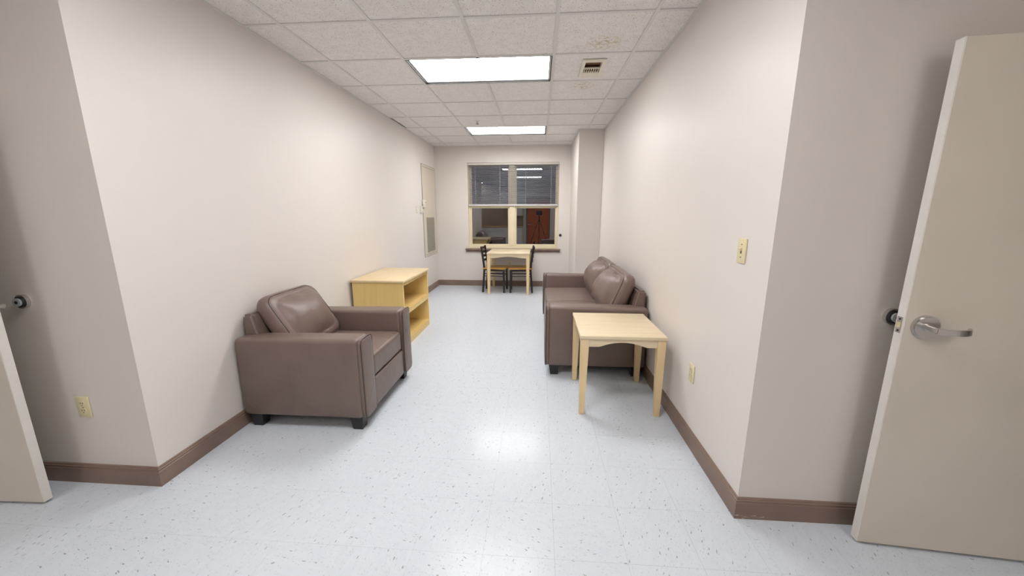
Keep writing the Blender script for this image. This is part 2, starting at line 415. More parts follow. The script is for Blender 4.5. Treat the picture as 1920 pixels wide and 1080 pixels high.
def ceil_region(x0, x1, y0, y1):
    i0, i1 = math.floor((x0 - GX) / GP), math.ceil((x1 - GX) / GP)
    j0, j1 = math.floor((y0 - GY) / GP), math.ceil((y1 - GY) / GP)
    for i in range(i0, i1):
        for j in range(j0, j1):
            if (i, j) in lightcells: continue
            a, b2 = max(x0, GX + i * GP), min(x1, GX + (i + 1) * GP)
            c, d = max(y0, GY + j * GP), min(y1, GY + (j + 1) * GP)
            if b2 - a < 0.03 or d - c < 0.03: continue
            if a <= REG[0] and b2 >= REG[2] and c <= REG[1] and d >= REG[3]:
                bm = bmesh.new(); e = 0.03; z0, z1 = ZC + 0.005, ZC + 0.020
                r0, r1, r2, r3 = REG[0] + e, REG[1] + e, REG[2] - e, REG[3] - e
                box(bm, (a, c, z0), (r0, d, z1)); box(bm, (r2, c, z0), (b2, d, z1)); box(bm, (r0, c, z0), (r2, r1, z1)); box(bm, (r0, r3, z0), (r2, d, z1))
                obj('ceiling_tile', bm, 'tile', ceiling, None); continue
            if i == i0 and x0 == XL and abs((c + d) / 2 - 5.38) < 0.3: a += 0.036      # the tile that has slid off its wall angle
            dz = random.uniform(0, 0.0012)
            obj('ceiling_tile', ceil_tile(b2 - a, d - c), 'tile', ceiling, None, ((a + b2) / 2, (c + d) / 2, ZC + dz))
ceil_region(XL, XR, YN, YF)
ceil_region(XA, XB, YB, YN)
tb = 0.012
def runner(x, y0, y1):
    # a main runner, interrupted where a two-cell troffer fills both of its neighbours
    cuts = [(GY + r * GP, GY + (r + 1) * GP) for c, r in LIGHTS if abs(GX + c * GP - x) < 0.01]
    segs = [(y0, y1)]
    for a, b2 in cuts:
        segs = [q for s0, s1 in segs for q in ((s0, min(s1, a)), (max(s0, b2), s1)) if q[1] - q[0] > 0.02]
    for a, b2 in segs: obj('grid_runner', B((x - tb, a, ZC - 0.001), (x + tb, b2, ZC + 0.006), 0.001, 1), 'tbar', ceiling, None)
for i in range(-6, 5):
    x = GX + i * GP
    if XL < x - .03 and x + .03 < XR: runner(x, YB, YF)
    elif XA < x < XB: runner(x, YB, YN)
for j in range(-9, 8):
    y = GY + j * GP
    x0, x1 = (XL, XR) if y > YN else (XA, XB)
    if YB < y < YF:
        cuts = sorted(c0 for c0 in [GX + i * GP for i in range(-7, 6)] if x0 < c0 < x1)
        edges = [x0] + cuts + [x1]
        for a, b2 in zip(edges[:-1], edges[1:]):
            ic = math.floor(((a + b2) / 2 - GX) / GP + 1e-6)
            if any(ic == c and j == r + 1 for c, r in FILL): continue
            obj('grid_cross_tee', B((a + (tb if a != x0 else 0), y - tb, ZC - 0.0005), (b2 - (tb if b2 != x1 else 0), y + tb, ZC + 0.006)), 'tbar', ceiling, None)
def angle(lo, hi): obj('wall_angle', B(lo, hi), 'tbar', ceiling, None)
angle((XL, YN, ZC - 0.001), (XL + 0.020, YF, ZC + 0.0045)); angle((XR - 0.020, YN, ZC - 0.001), (XR, CY, ZC + 0.0045))
angle((XL, YF - 0.020, ZC - 0.001), (CX, YF, ZC + 0.0045)); angle((CX - 0.020, CY, ZC - 0.001), (CX, YF, ZC + 0.0045)); angle((CX, CY - 0.02, ZC - 0.001), (XR, CY, ZC + 0.0045))

# ---- window: two double-hung units under one blind
win = thing('window_1', 'cream double-hung double window with dark night glass', 'window', (0, 0, 0), 0, None, 'structure')
yf = YF + 0.045
FX0, FX1, MX0, MX1 = WX0, WX1, -0.602, -0.437
FZ0, FZ1 = 0.768, WZ1
def wbox(nm, lo, hi, bev=0.003, par=win, mat='cream'): return obj(nm, B(lo, hi, bev, 1), mat, par)
wbox('frame_jamb', (FX0, yf, FZ0), (FX0 + 0.030, yf + 0.10, FZ1)); wbox('frame_jamb', (FX1 - 0.030, yf, FZ0), (FX1, yf + 0.10, FZ1))
wbox('frame_head', (FX0 + 0.030, yf, FZ1 - 0.035), (FX1 - 0.030, yf + 0.10, FZ1)); wbox('frame_sill', (FX0 + 0.03, yf, FZ0), (FX1 - 0.03, yf + 0.10, FZ0 + 0.030))
wbox('mullion', (MX0 + 0.028, yf - 0.008, FZ0 + 0.03), (MX1 - 0.028, yf + 0.10, FZ1 - 0.035))
wbox('mullion_cover', (MX0 + 0.060, yf - 0.014, FZ0 + 0.03), (MX1 - 0.060, yf - 0.008, FZ1 - 0.035))
for x0, x1 in ((FX0 + 0.030, MX0 + 0.028), (MX1 - 0.028, FX1 - 0.030)):
    for nm, z0, z1, yo in (('lower_sash', FZ0 + 0.030, 1.565, 0.022), ('upper_sash', 1.545, FZ1 - 0.035, 0.058)):
        sb = bmesh.new(); f = 0.028; y0, y1 = yf + yo, yf + yo + 0.032
        box(sb, (x0, y0, z0), (x0 + f, y1, z1), 0.002, 1); box(sb, (x1 - f, y0, z0), (x1, y1, z1), 0.002, 1)
        box(sb, (x0 + f, y0, z0), (x1 - f, y1, z0 + f), 0.002, 1); box(sb, (x0 + f, y0, z1 - f - (0.02 if nm[0] == 'l' else 0)), (x1 - f, y1, z1), 0.002, 1)
        so = obj(nm, sb, 'cream', win)
        obj('pane', B((x0 + f - .004, y0 + 0.014, z0 + f - .004), (x1 - f + .004, y0 + 0.018, z1 - f + .004)), 'glass', so, None)
st = obj('window_stool', B((WX0 - 0.066, YF - 0.048, 0.712), (WX1 + 0.050, YF + 0.045, 0.742), 0.006, 3), 'base', win)
obj('window_apron', B((WX0 - 0.055, YF - 0.018, 0.676), (WX1 + 0.040, YF, 0.712), 0.004, 2), 'base', win)
wbox('frame_rail', (FX0, yf - 0.02, 0.742), (FX1, yf + 0.10, FZ0))

# ---- blind
bl = thing('window_blind', 'grey venetian blind lowered over the upper half of the window', 'blind', (0, 0, 0))
by = YF + 0.018
obj('headrail', B((WX0 + 0.006, by - 0.020, 2.312), (WX1 - 0.004, by + 0.016, 2.348), 0.002, 1), 'headrail', bl)
obj('bottom_rail', B((WX0 + 0.018, by - 0.014, 1.560), (WX1 - 0.020, by + 0.014, 1.590), 0.004, 2), 'bottomrail', bl)
for x in (WX0 + 0.012, WX1 - 0.026): obj('end_cap', B((x, by - 0.016, 1.553), (x + 0.014, by + 0.015, 1.592), 0.003, 2), 'headrail', bl)
sl = bmesh.new(); hw = 0.0125; tilt = math.radians(13)
sec = []
for k in range(7):
    s = -1 + 2 * k / 6; yy = s * hw; zz = 0.0018 * (1 - s * s)
    sec.append((yy * math.cos(tilt) + zz * math.sin(tilt), zz * math.cos(tilt) - yy * math.sin(tilt)))
prism(sl, sec + [(a, b2 - 0.0004) for a, b2 in reversed(sec)], lambda u, v, t: Vector((t, u, v)), WX0 + 0.014, WX1 - 0.016)
slm = mesh('slat', sl, 'slat', 60)
nsl = 33
for k in range(nsl):
    obj('slat', slm, 'slat', bl, None, (0, by, 1.604 + k * (2.302 - 1.604) / (nsl - 1)))
for px in (-1.219, -0.749, -0.262, 0.214):
    c = bmesh.new(); tube(c, [(px, by - 0.0145, 1.585), (px, by - 0.0145, 2.315)], 0.0016, 6)
    obj('ladder_cord', c, 'cord', bl)

# ---- doors
def lever(parent, y, sgn, mir, xh=0.070, z=1.0):
    """rose and lever on a door face at local y, pointing out along sgn*y"""
    rs = bmesh.new(); cyl(rs, (xh, y + sgn * 0.005, z), 0.046, 0.010, 'y', 40); cyl(rs, (xh, y + sgn * 0.0125, z), 0.041, 0.005, 'y', 40)
    hnd = obj('handle', rs, 'steel', parent, 30)
    sh = bmesh.new(); cyl(sh, (xh, y + sgn * 0.017, z), 0.0150, 0.010, 'y', 28); cyl(sh, (xh, y + sgn * 0.038, z), 0.0108, 0.046, 'y', 28)
    obj('spindle', sh, 'steel', hnd, 30)
    lv = bmesh.new(); pts = []
    for k in range(13):
        a = k / 12; pts.append((xh - 0.006 + 0.122 * a, y + sgn * (0.056 + 0.008 * math.sin(a * 3.1) - 0.018 * max(0, a - 0.86) / 0.14), z - 0.003 * math.sin(a * 3.1)))
    tube(lv, pts, 0, sq=(0.012, 0.023)); bmesh.ops.bevel(lv, geom=list(lv.edges), offset=0.0025, segments=2, affect='EDGES')
    obj('lever', lv, 'steel', hnd, 40)
def door(name, loc, rz, mir, label):
    """leaf local frame: free edge at x=0, leaf runs +x, front face y=0, back y=+t"""
    d = thing(name, label, 'door', loc, rz, None, 'structure')
    if mir: d.scale = (-1, 1, 1)
    t = 0.036
    obj('leaf', B((0.002, 0, 0.012), (0.905, t, 2.008), 0.0015, 1), 'doorpaint', d)
    obj('edge_strip', B((0.0, 0.0012, 0.0125), (0.0025, t - 0.0012, 2.0075)), 'dooredge', d, None)
    lp = obj('latch_plate', B((-0.0012, 0.006, 0.968), (0.001, t - 0.006, 1.032)), 'steel', d, None)
    bb = bmesh.new(); prism(bb, [(0.011, 0), (0.026, 0), (0.026, -0.004), (0.012, -0.013)], lambda u, v, tt: Vector((v, u, tt)), 0.990, 1.010)
    obj('latch_bolt', bb, 'ivory', lp, None)
    for zz in (0.977, 1.023): obj('screw', cyl(bmesh.new(), (-0.0015, t / 2, zz), 0.004, 0.001, 'x', 12), 'blackmetal', lp, None)
    lever(d, 0.0, -1, mir); lever(d, t, 1, mir)
    for zz in (0.25, 1.05, 1.80): obj('hinge', cyl(bmesh.new(), (0.912, 0.004, zz), 0.008, 0.11, 'z', 14), 'steel', d)
    return d
door('door_1', (1.413, 1.484, 0), math.atan2(-0.053, 0.616), False, 'open beige door with chrome lever at the right edge')
door('door_2', (-2.446, 1.430, 0), math.radians(2.0), True, 'open beige door cut off by the left edge')
# door casings of the two side doorways and the entry door
def casing(name, x, y0, y1, label):
    bm = bmesh.new()
    for a, b2 in ((y0, y0 + 0.02), (y1 - 0.02, y1)): box(bm, (x - 0.09, a, 0), (x + 0.09, b2, 2.05), 0.003, 1)
    box(bm, (x - 0.09, y0 + 0.02, 2.03), (x + 0.09, y1 - 0.02, 2.05), 0.003, 1)
    struct(name, bm, 'doorpaint', label, 'trim', None, 35)
casing('trim_1', XA - T / 2, 0.47, 1.42, 'door lining of the left doorway'); casing('trim_2', XB + T / 2, 0.47, 1.42, 'door lining of the right doorway')

ent = thing('door_3', 'reddish cherry entry door reflected in the window', 'door', (0, YB, 0), 0, None, 'structure')
obj('leaf', B((-0.50, 0.004, 0.01), (0.41, 0.040, 2.03), 0.002, 1), 'cherry', ent)
fb = bmesh.new(); box(fb, (-0.56, 0, 0), (-0.505, 0.055, 2.09), 0.003, 1); box(fb, (0.415, 0, 0), (0.47, 0.055, 2.09), 0.003, 1); box(fb, (-0.505, 0, 2.035), (0.415, 0.055, 2.09), 0.003, 1)
obj('door_frame', fb, 'base', ent)
hb = bmesh.new(); cyl(hb, (-0.44, 0.045, 0.95), 0.036, 0.012, 'y'); cyl(hb, (-0.44, 0.07, 0.95), 0.012, 0.05, 'y'); box(hb, (-0.45, 0.085, 0.94), (-0.33, 0.10, 0.962), 0.004)
obj('handle', hb, 'steel', ent)

# ================================================================== ceiling fixtures
def troffer(c, r, label, n=2, m=1, lens='lens'):
    x0, x1 = GX + (c + 1 - n) * GP, GX + (c + 1) * GP; y0, y1 = GY + r * GP, GY + (r + m) * GP
    t = thing('ceiling_light', label, 'light', ((x0 + x1) / 2, (y0 + y1) / 2, ZC), 0, 'recessed fluorescent ceiling lights')
    w, d = x1 - x0, y1 - y0; e = 0.013
    def frame(mat, nm, m0, m1, z0, z1, par=t):
        b = bmesh.new()
        box(b, (-w / 2 + m0, -d / 2 + m0, z0), (w / 2 - m0, -d / 2 + m1, z1)); box(b, (-w / 2 + m0, d / 2 - m1, z0), (w / 2 - m0, d / 2 - m0, z1))
        box(b, (-w / 2 + m0, -d / 2 + m1, z0), (-w / 2 + m1, d / 2 - m1, z1)); box(b, (w / 2 - m1, -d / 2 + m1, z0), (w / 2 - m0, d / 2 - m1, z1))
        return obj(nm, b, mat, par, None)
    frame('reveal', 'black_reveal', e - 0.001, e + 0.007, -0.001, 0.034)
    fr = frame('troffer', 'lens_frame', e + 0.007, e + 0.022, 0.012, 0.030)
    obj('diffuser', B((-w / 2 + e + 0.020, -d / 2 + e + 0.020, 0.020), (w / 2 - e - 0.020, d / 2 - e - 0.020, 0.026)), lens, t, None)
    obj('housing', B((-w / 2 + e, -d / 2 + e, 0.034), (w / 2 - e, d / 2 - e, 0.12)), 'reveal', t, None)
troffer(-1, 0, 'large lit ceiling light nearest to the camera, beside the air register')
troffer(-1, 4, 'smaller-looking lit ceiling light farther off near the window')
troffer(-1, -4, 'lit ceiling light above the camera, seen only reflected')

for (c, r), lb in zip(FILL, ('added fill light set lengthwise in the ceiling at the left end of the kitchen', 'added fill light set lengthwise in the ceiling at the right end of the kitchen')):
    troffer(c, r, lb, 1, 2, 'lens_fill')

# sprinkler
sp = thing('fire_sprinkler', 'small pendant fire sprinkler in front of the far ceiling light', 'sprinkler', (-0.855, 5.33, ZC))
b = bmesh.new(); cyl(b, (0, 0, 0.0005), 0.030, 0.006, 'z', 28, 0.034); obj('escutcheon', b, 'troffer', sp)
b = bmesh.new(); cyl(b, (0, 0, -0.010), 0.010, 0.018, 'z', 14)
for q in (-1, 1): tube(b, [(q * 0.009, 0, -0.016), (q * 0.014, 0, -0.026), (q * 0.004, 0, -0.036)], 0.003, 6)
cyl(b, (0, 0, -0.028), 0.003, 0.022, 'z', 8); obj('sprinkler_body', b, 'steel', sp)
b = bmesh.new(); cyl(b, (0, 0, -0.038), 0.021, 0.002, 'z', 20); obj('deflector', b, 'steel', sp)

# air register
rg = thing('air_register', 'yellowed ceiling air register with brown stains around it', 'vent', ((REG[0] + REG[2]) / 2, (REG[1] + REG[3]) / 2, ZC))
rw, rd = (REG[2] - REG[0]) / 2, (REG[3] - REG[1]) / 2
b = bmesh.new(); ox, oa, ob, oc = 0.068, -0.148, -0.022, 0.078
z0, z1 = -0.009, 0.003
box(b, (-rw, -rd, z0), (-ox, rd, z1), 0.002, 1); box(b, (ox, -rd, z0), (rw, rd, z1), 0.002, 1)
box(b, (-ox, -rd, z0), (ox, oa, z1), 0.002, 1); box(b, (-ox, ob, z0), (ox, ob + 0.012, z1), 0.001, 1); box(b, (-ox, oc, z0), (ox, rd, z1), 0.002, 1)
obj('face_plate', b, 'register', rg)
b = bmesh.new(); box(b, (-ox - 0.01, oa - 0.01, 0.05), (ox + 0.01, oc + 0.01, 0.055)); box(b, (-ox - 0.01, oa - 0.01, 0.003), (-ox, oc + .01, 0.05)); box(b, (ox, oa - 0.01, 0.003), (ox + 0.01, oc + .01, 0.05)); box(b, (-ox, oa - .01, 0.003), (ox, oa, 0.05)); box(b, (-ox, oc, 0.003), (ox, oc + .01, 0.05))
obj('duct_box', b, 'ductbrown', rg, None)
obj('damper', B((-ox, oa + 0.004, 0.022), (ox, ob, 0.026)), 'ductbrown', rg, None)
fm = bmesh.new(); prism(fm, [(-0.0055, -0.008), (0.0010, -0.008), (0.0050, 0.010), (0.0030, 0.010)], lambda u, v, t: Vector((u, t, v)), ob + 0.012, oc)
fm = mesh('fin', fm, 'register', None)
for k in range(7): obj('fin', fm, 'register', rg, None, (-ox + 0.012 + k * 0.0188, 0, 0))

# ================================================================== wall fittings
def plate(name, label, cat, loc, rz, mat='ivory', w=0.072, h=0.117):
    """fitting on a wall; local -y faces the room, origin on the wall"""
    t = thing(name, label, cat, loc, rz)
    obj('cover_plate', B((-w / 2, -0.007, -h / 2), (w / 2, 0.0, h / 2), 0.0035, 2), mat, t)
    return t
def outlet(label, loc, rz):
    t = plate('wall_outlet', label, 'outlet', loc, rz)
    for s in (-1, 1):
        b = bmesh.new(); cyl(b, (0, -0.0075, s * 0.0195), 0.0170, 0.004, 'y', 28)
        r = obj('receptacle', b, 'ivory', t, 30)
        b = bmesh.new()
        for dx in (-0.0065, 0.0065): box(b, (dx - 0.0016, -0.0100, s * 0.0195 - 0.001), (dx + 0.0016, -0.0090, s * 0.0195 + 0.009))
        cyl(b, (0, -0.0096, s * 0.0195 - 0.008), 0.0028, 0.001, 'y', 10)
        obj('slot', b, 'ivory_dark', r, None)
    b = bmesh.new(); cyl(b, (0, -0.0074, 0), 0.0032, 0.0015, 'y', 12); obj('screw', b, 'ivory_dark', t)
outlet('ivory duplex outlet on the shaded wall beside the left door', (-2.340, YN, 0.444), 0)
outlet('ivory duplex outlet low on the right wall beside the end table', (XR, 2.222, 0.457), -math.pi / 2)
outlet('ivory duplex outlet under the dining table', (-0.563, YF, 0.449), 0)
sw = plate('light_switch', 'ivory toggle light switch on the right wall', 'switch', (XR, 1.822, 1.254), -math.pi / 2)
b = bmesh.new(); box(b, (-0.006, -0.018, -0.001), (0.006, -0.006, 0.013), 0.002, 1); obj('toggle', b, 'ivory', sw)
obj('toggle_slot', B((-0.0055, -0.0078, -0.013), (0.0055, -0.0068, 0.013)), 'ivory_dark', sw, None)
b = bmesh.new(); cyl(b, (0, -0.0073, 0.030), 0.0032, 0.0014, 'y', 10); obj('screw', b, 'ivory_dark', sw)
b = bmesh.new(); cyl(b, (0, -0.0073, -0.030), 0.0032, 0.0014, 'y', 10); obj('screw', b, 'ivory_dark', sw)

def bumper(label, loc):
    t = thing('wall_bumper', label, 'door stop', loc)
    b = bmesh.new(); cyl(b, (0, -0.008, 0), 0.034, 0.016, 'y', 36); obj('flange', b, 'steel', t)
    b = bmesh.new(); cyl(b, (0, -0.0185, 0), 0.027, 0.007, 'y', 36, None); obj('rubber_ring', b, 'blackrub', t)
    b = bmesh.new(); cyl(b, (0, -0.025, 0), 0.021, 0.012, 'y', 36, 0.018)
    obj('rubber_tip', b, 'rubber', t)
    b = bmesh.new(); cyl(b, (0, -0.0315, 0), 0.008, 0.002, 'y', 16); obj('screw', b, 'blackrub', t)
bumper('chrome and rubber wall bumper beside the left door', (-2.522, YN, 1.004))
bumper('chrome and rubber wall bumper behind the right door edge', (1.468, YN, 1.008))
wp = thing('wall_plug', 'small round grey cap on the wall right of the window', 'cap', (0.410, YF, 1.008))
b = bmesh.new(); cyl(b, (0, -0.004, 0), 0.030, 0.008, 'y', 28); obj('flange', b, 'steel', wp)
b = bmesh.new(); cyl(b, (0, -0.012, 0), 0.021, 0.012, 'y', 28); obj('rubber_cap', b, 'blackrub', wp)

# access panel with return grille on the left wall
ap = thing('access_panel', 'tall painted access panel with grille on the left wall by the corner', 'panel', (XL, 0, 0))
py0, py1, pz0, pz1 = 6.395, 7.215, 0.660, 2.245
b = bmesh.new(); f = 0.035
box(b, (0, py0, pz0), (0.010, py0 + f, pz1), 0.002, 1); box(b, (0, py1 - f, pz0), (0.010, py1, pz1), 0.002, 1)
box(b, (0, py0 + f, pz0), (0.010, py1 - f, pz0 + f), 0.002, 1); box(b, (0, py0 + f, pz1 - f), (0.010, py1 - f, pz1), 0.002, 1)
obj('panel_frame', b, 'panel', ap)
obj('shadow_gap', B((0, py0 - 0.006, pz0 - 0.004), (0.003, py1 + 0.004, pz1 + 0.006)), 'dark', ap, None)
obj('panel_leaf', B((0, py0 + f + 0.003, pz0 + f + 0.003), (0.006, py1 - f - 0.003, pz1 - f - 0.003), 0.001, 1), 'panel', ap)
gr = obj('grille_frame', B((0.004, 6.555, 0.725), (0.009, 7.035, 1.352), 0.001, 1), 'grille', ap)
lm = mesh('louvre', B((0, -0.232, -0.0052), (0.006, 0.232, 0.0052), 0.001, 1), 'grille', None)
for k in range(40):
    o = obj('louvre', lm, 'grille', gr, None, (0.010, 6.795, 0.742 + k * 0.0152)); o.rotation_euler = (0, 0.6, 0)
th = thing('thermostat', 'upper ivory thermostat overlapping the access panel edge', 'thermostat', (XL + 0.010, 6.40, 1.588))
obj('body', B((0, -0.055, -0.062), (0.036, 0.055, 0.062), 0.006, 2), 'offwhite', th)
b = bmesh.new(); cyl(b, (0.037, 0.01, 0.012), 0.012, 0.003, 'x', 16); obj('dial', b, 'ivory_dark', th)
obj('vent_slot', B((0.0355, -0.03, -0.032), (0.0368, 0.04, -0.027)), 'grille', th, None)
th = thing('temperature_sensor', 'lower ivory control box below the thermostat', 'thermostat', (XL, 6.28, 1.485))
obj('body', B((0, -0.045, -0.055), (0.034, 0.045, 0.055), 0.006, 2), 'offwhite', th)
b = bmesh.new(); cyl(b, (0.035, 0.02, 0.020), 0.013, 0.003, 'x', 16); obj('dial', b, 'ivory_dark', th)
obj('lever_slot', B((0.0335, -0.03, -0.045), (0.036, 0.02, -0.034)), 'grille', th, None)
t2 = plate('wall_switch', 'narrow pale wall switch left of the thermostats', 'switch', (XL, 6.06, 1.480), math.pi / 2, 'offwhite', 0.070, 0.115)
obj('rocker', B((-0.012, -0.012, -0.03), (0.012, -0.006, 0.03), 0.002, 1), 'offwhite', t2)
b = bmesh.new(); cyl(b, (0, -0.0075, 0.045), 0.006, 0.002, 'y', 10); obj('screw', b, 'ivory_dark', t2)
b = bmesh.new(); cyl(b, (0, -0.0075, -0.045), 0.006, 0.002, 'y', 10); obj('screw', b, 'ivory_dark', t2)

# ================================================================== upholstered seats
def pad_map(hx, hy, hz, R, r, puff, crown, ex=0.75):
    """maps p in [-1,1]^3 to a pillow: outline radius R in xy, edge radius r, puffed faces along z"""
    def f(p):
        u, v, t = p
        X, Y = u * hx, v * hy
        ix, iy = max(-(hx - R), min(hx - R, X)), max(-(hy - R), min(hy - R, Y))
        a, c = X - ix, Y - iy; L = math.hypot(a, c)
        if L > 1e-9 and abs(a) > 1e-9 and abs(c) > 1e-9:
            m_ = max(abs(a), abs(c)); a, c = a / L * m_, c / L * m_
        X, Y = ix + a, iy + c
        X *= 1 + crown * (1 - v * v); Y *= 1 + crown * (1 - u * u)
        tt = math.sin(t * math.pi / 2); z = tt * hz
        d = max(0.0, abs(z) - (hz - r)); ins = r - math.sqrt(max(0, r * r - d * d))
        X *= (hx - ins) / hx; Y *= (hy - ins) / hy
        if abs(t) > 0.999: z += math.copysign(puff * ((1 - u * u) * (1 - v * v)) ** ex, z)
        return Vector((X, Y, z))
    return f
def pad(hx, hy, hz, R, r, puff, crown, mat4, n=18, wr=0.0, seed=0.0, ex=0.75):
    from mathutils import noise
    bm = bmesh.new(); bmesh.ops.create_cube(bm, size=2.0)
    bmesh.ops.subdivide_edges(bm, edges=list(bm.edges), cuts=n, use_grid_fill=True)
    f = pad_map(hx, hy, hz, R, r, puff, crown, ex)
    for v in bm.verts:
        q = f(v.co)
        if wr: q += Vector((0, 0, 1)) * wr * noise.noise(Vector((q.x * 9, q.y * 5, seed + q.z * 4))) * (1 if abs(v.co.z) > 0.99 else 0.4)
        v.co = mat4 @ q
    return bm
def pad_piping(hx, hy, hz, R, r, puff, crown, mat4, t=0.80, rad=0.0032, seg=12):
    f = pad_map(hx, hy, hz, R, r, puff, crown); pts = []
    n = 18
    for a, b2 in (((-1, -1), (1, -1)), ((1, -1), (1, 1)), ((1, 1), (-1, 1)), ((-1, 1), (-1, -1))):
        for k in range(n):
            s = k / n; p = (a[0] + (b2[0] - a[0]) * s, a[1] + (b2[1] - a[1]) * s, t)
            q = f(p); q.z += 0.0; pts.append(mat4 @ q)
    bm = bmesh.new(); tube(bm, pts, rad, 6, closed=True); return bm

def seat(name, label, cat, loc, rz, W, n, lean, off, zc, D, hh, Rc, pf, ex):
    """upholstered seat; local front = -y, origin on floor at centre of footprint, depth D"""
    aw = 0.165; zb, za = 0.088, 0.640
    t = thing(name, label, cat, loc, rz)
    yb, yf_ = D / 2, -D / 2
    # arms
    for s in (-1, 1):
        x0, x1 = sorted((s * W / 2, s * (W / 2 - aw)))
        b = B((x0, yf_ + 0.030, zb), (x1, yb, za), 0.028, 4)
        # belly: the outer face bows out a little and the top slopes to the rear
        for v in b.verts:
            fr = (v.co.y - yf_) / D
            if v.co.z > 0.5: v.co.z -= 0.012 * fr
        arm = obj('arm', b, 'leather', t, 50)
        fp = pad((aw / 2) - 0.004, (za - zb) / 2 - 0.004, 0.019, 0.030, 0.012, 0.007, 0.0,
                 Matrix.Translation((s * (W / 2 - aw / 2), yf_ + 0.019, (za + zb) / 2 - 0.001)) @ Matrix.Rotation(math.pi / 2, 4, 'X'), 10)
        obj('front_panel', fp, 'leather', arm, 60)
        pp = pad_piping((aw / 2) - 0.001, (za - zb) / 2 - 0.001, 0.018, 0.030, 0.012, 0.0, 0.0,
                        Matrix.Translation((s * (W / 2 - aw / 2), yf_ + 0.019, (za + zb) / 2 - 0.001)) @ Matrix.Rotation(math.pi / 2, 4, 'X'), 0.45, 0.0036)
        obj('piping', pp, 'pipe', arm, 60)
    wi = W - 2 * aw
    # back frame: slanted front, sits inboard of the arm tops
    xb = W / 2 - 0.095
    b = bmesh.new()
    prism(b, [(yb - 0.004, 0.10), (yb - 0.004, 0.760), (yb - 0.075, 0.772), (yb - 0.175, 0.36), (yb - 0.175, 0.10)], lambda u, v, tt: Vector((tt, u, v)), -xb, xb)
    bmesh.ops.bevel(b, geom=list(b.edges), offset=0.016, segments=3, affect='EDGES')
    obj('back_frame', b, 'leather', t, 50)
    # base and front rail
    b = B((-wi / 2 - 0.01, yf_ + 0.045, 0.105), (wi / 2 + 0.01, yb - 0.02, 0.30), 0.012, 2)
    obj('seat_base', b, 'leather', t, 50)
    b = pad(wi / 2 - 0.002, 0.105, 0.020, 0.012, 0.012, 0.006, 0, Matrix.Translation((0, yf_ + 0.036, 0.194)) @ Matrix.Rotation(math.pi / 2, 4, 'X'), 12)
    obj('front_rail', b, 'leather', t, 60)
    cw = wi / n
    for k in range(n):
        cx = -wi / 2 + cw * (k + 0.5)
        # seat cushion
        hz = 0.083
        m4 = Matrix.Translation((cx, yf_ + 0.018 + 0.33, 0.300 + hz + 0.004))
        sc = obj('seat_cushion', pad(cw / 2 - 0.003, 0.330, hz, 0.035, 0.030, 0.022, 0.0, m4, 18, 0.004, k * 7.0 + W), 'leather', t, 60)
        obj('piping', pad_piping(cw / 2 - 0.002, 0.331, hz, 0.035, 0.030, 0, 0, m4, 0.62, 0.003), 'leather', sc, 60)
        # back cushion: pillow leaning on the back frame
        la = lean
        ht = 0.066
        top = Vector((cx, yb - off, zc))
        m4 = Matrix.Translation(top) @ Matrix.Rotation(-la, 4, 'X') @ Matrix.Rotation(math.pi / 2, 4, 'X')
        bc = obj('back_cushion', pad(cw / 2 + (0.004 if n == 1 else 0.006), hh, ht, Rc, 0.060, pf, 0.024, m4, 26, 0.014, k * 3.3 + W * 2, ex), 'leather', t, 70)
        obj('piping', pad_piping(cw / 2 + (0.006 if n == 1 else 0.007), hh + 0.001, ht, Rc, 0.060, 0, 0.024, m4, 0.62, 0.0028), 'pipe', bc, 60)
    # feet
    for sx in (-1, 1):
        for sy in (-1, 1):
            cx, cy = sx * (W / 2 - 0.058), (yf_ + 0.085 if sy < 0 else yb - 0.076)
            b = bmesh.new(); ho, hi_ = 0.046, 0.033
            lo = [b.verts.new((cx + a * hi_, cy + c * hi_, 0)) for a, c in ((-1, -1), (1, -1), (1, 1), (-1, 1))]
            up = [b.verts.new((cx + a * ho, cy + c * ho, 0.100)) for a, c in ((-1, -1), (1, -1), (1, 1), (-1, 1))]
            b.faces.new(lo); b.faces.new(up)
            for q in range(4): b.faces.new((lo[q], lo[(q + 1) % 4], up[(q + 1) % 4], up[q]))
            bmesh.ops.recalc_face_normals(b, faces=b.faces)
            bmesh.ops.bevel(b, geom=list(b.edges), offset=0.003, segments=1, affect='EDGES')
            obj('foot', b, 'blackfoot', t, 35)
    return t
seat('armchair', 'brown leather armchair with one plump back cushion against the left wall', 'armchair', (-1.976 + 0.4325, 2.600, 0), math.pi / 2, 0.895, 1, math.radians(33), 0.183, 0.652, 0.865, 0.232, 0.080, 0.078, 0.72)
seat('sofa', 'brown leather two-seat sofa against the right wall', 'sofa', (0.942 - 0.4375, 4.060, 0), -math.pi / 2, 1.880, 2, math.radians(22), 0.200, 0.668, 0.875, 0.228, 0.070, 0.130, 0.62)

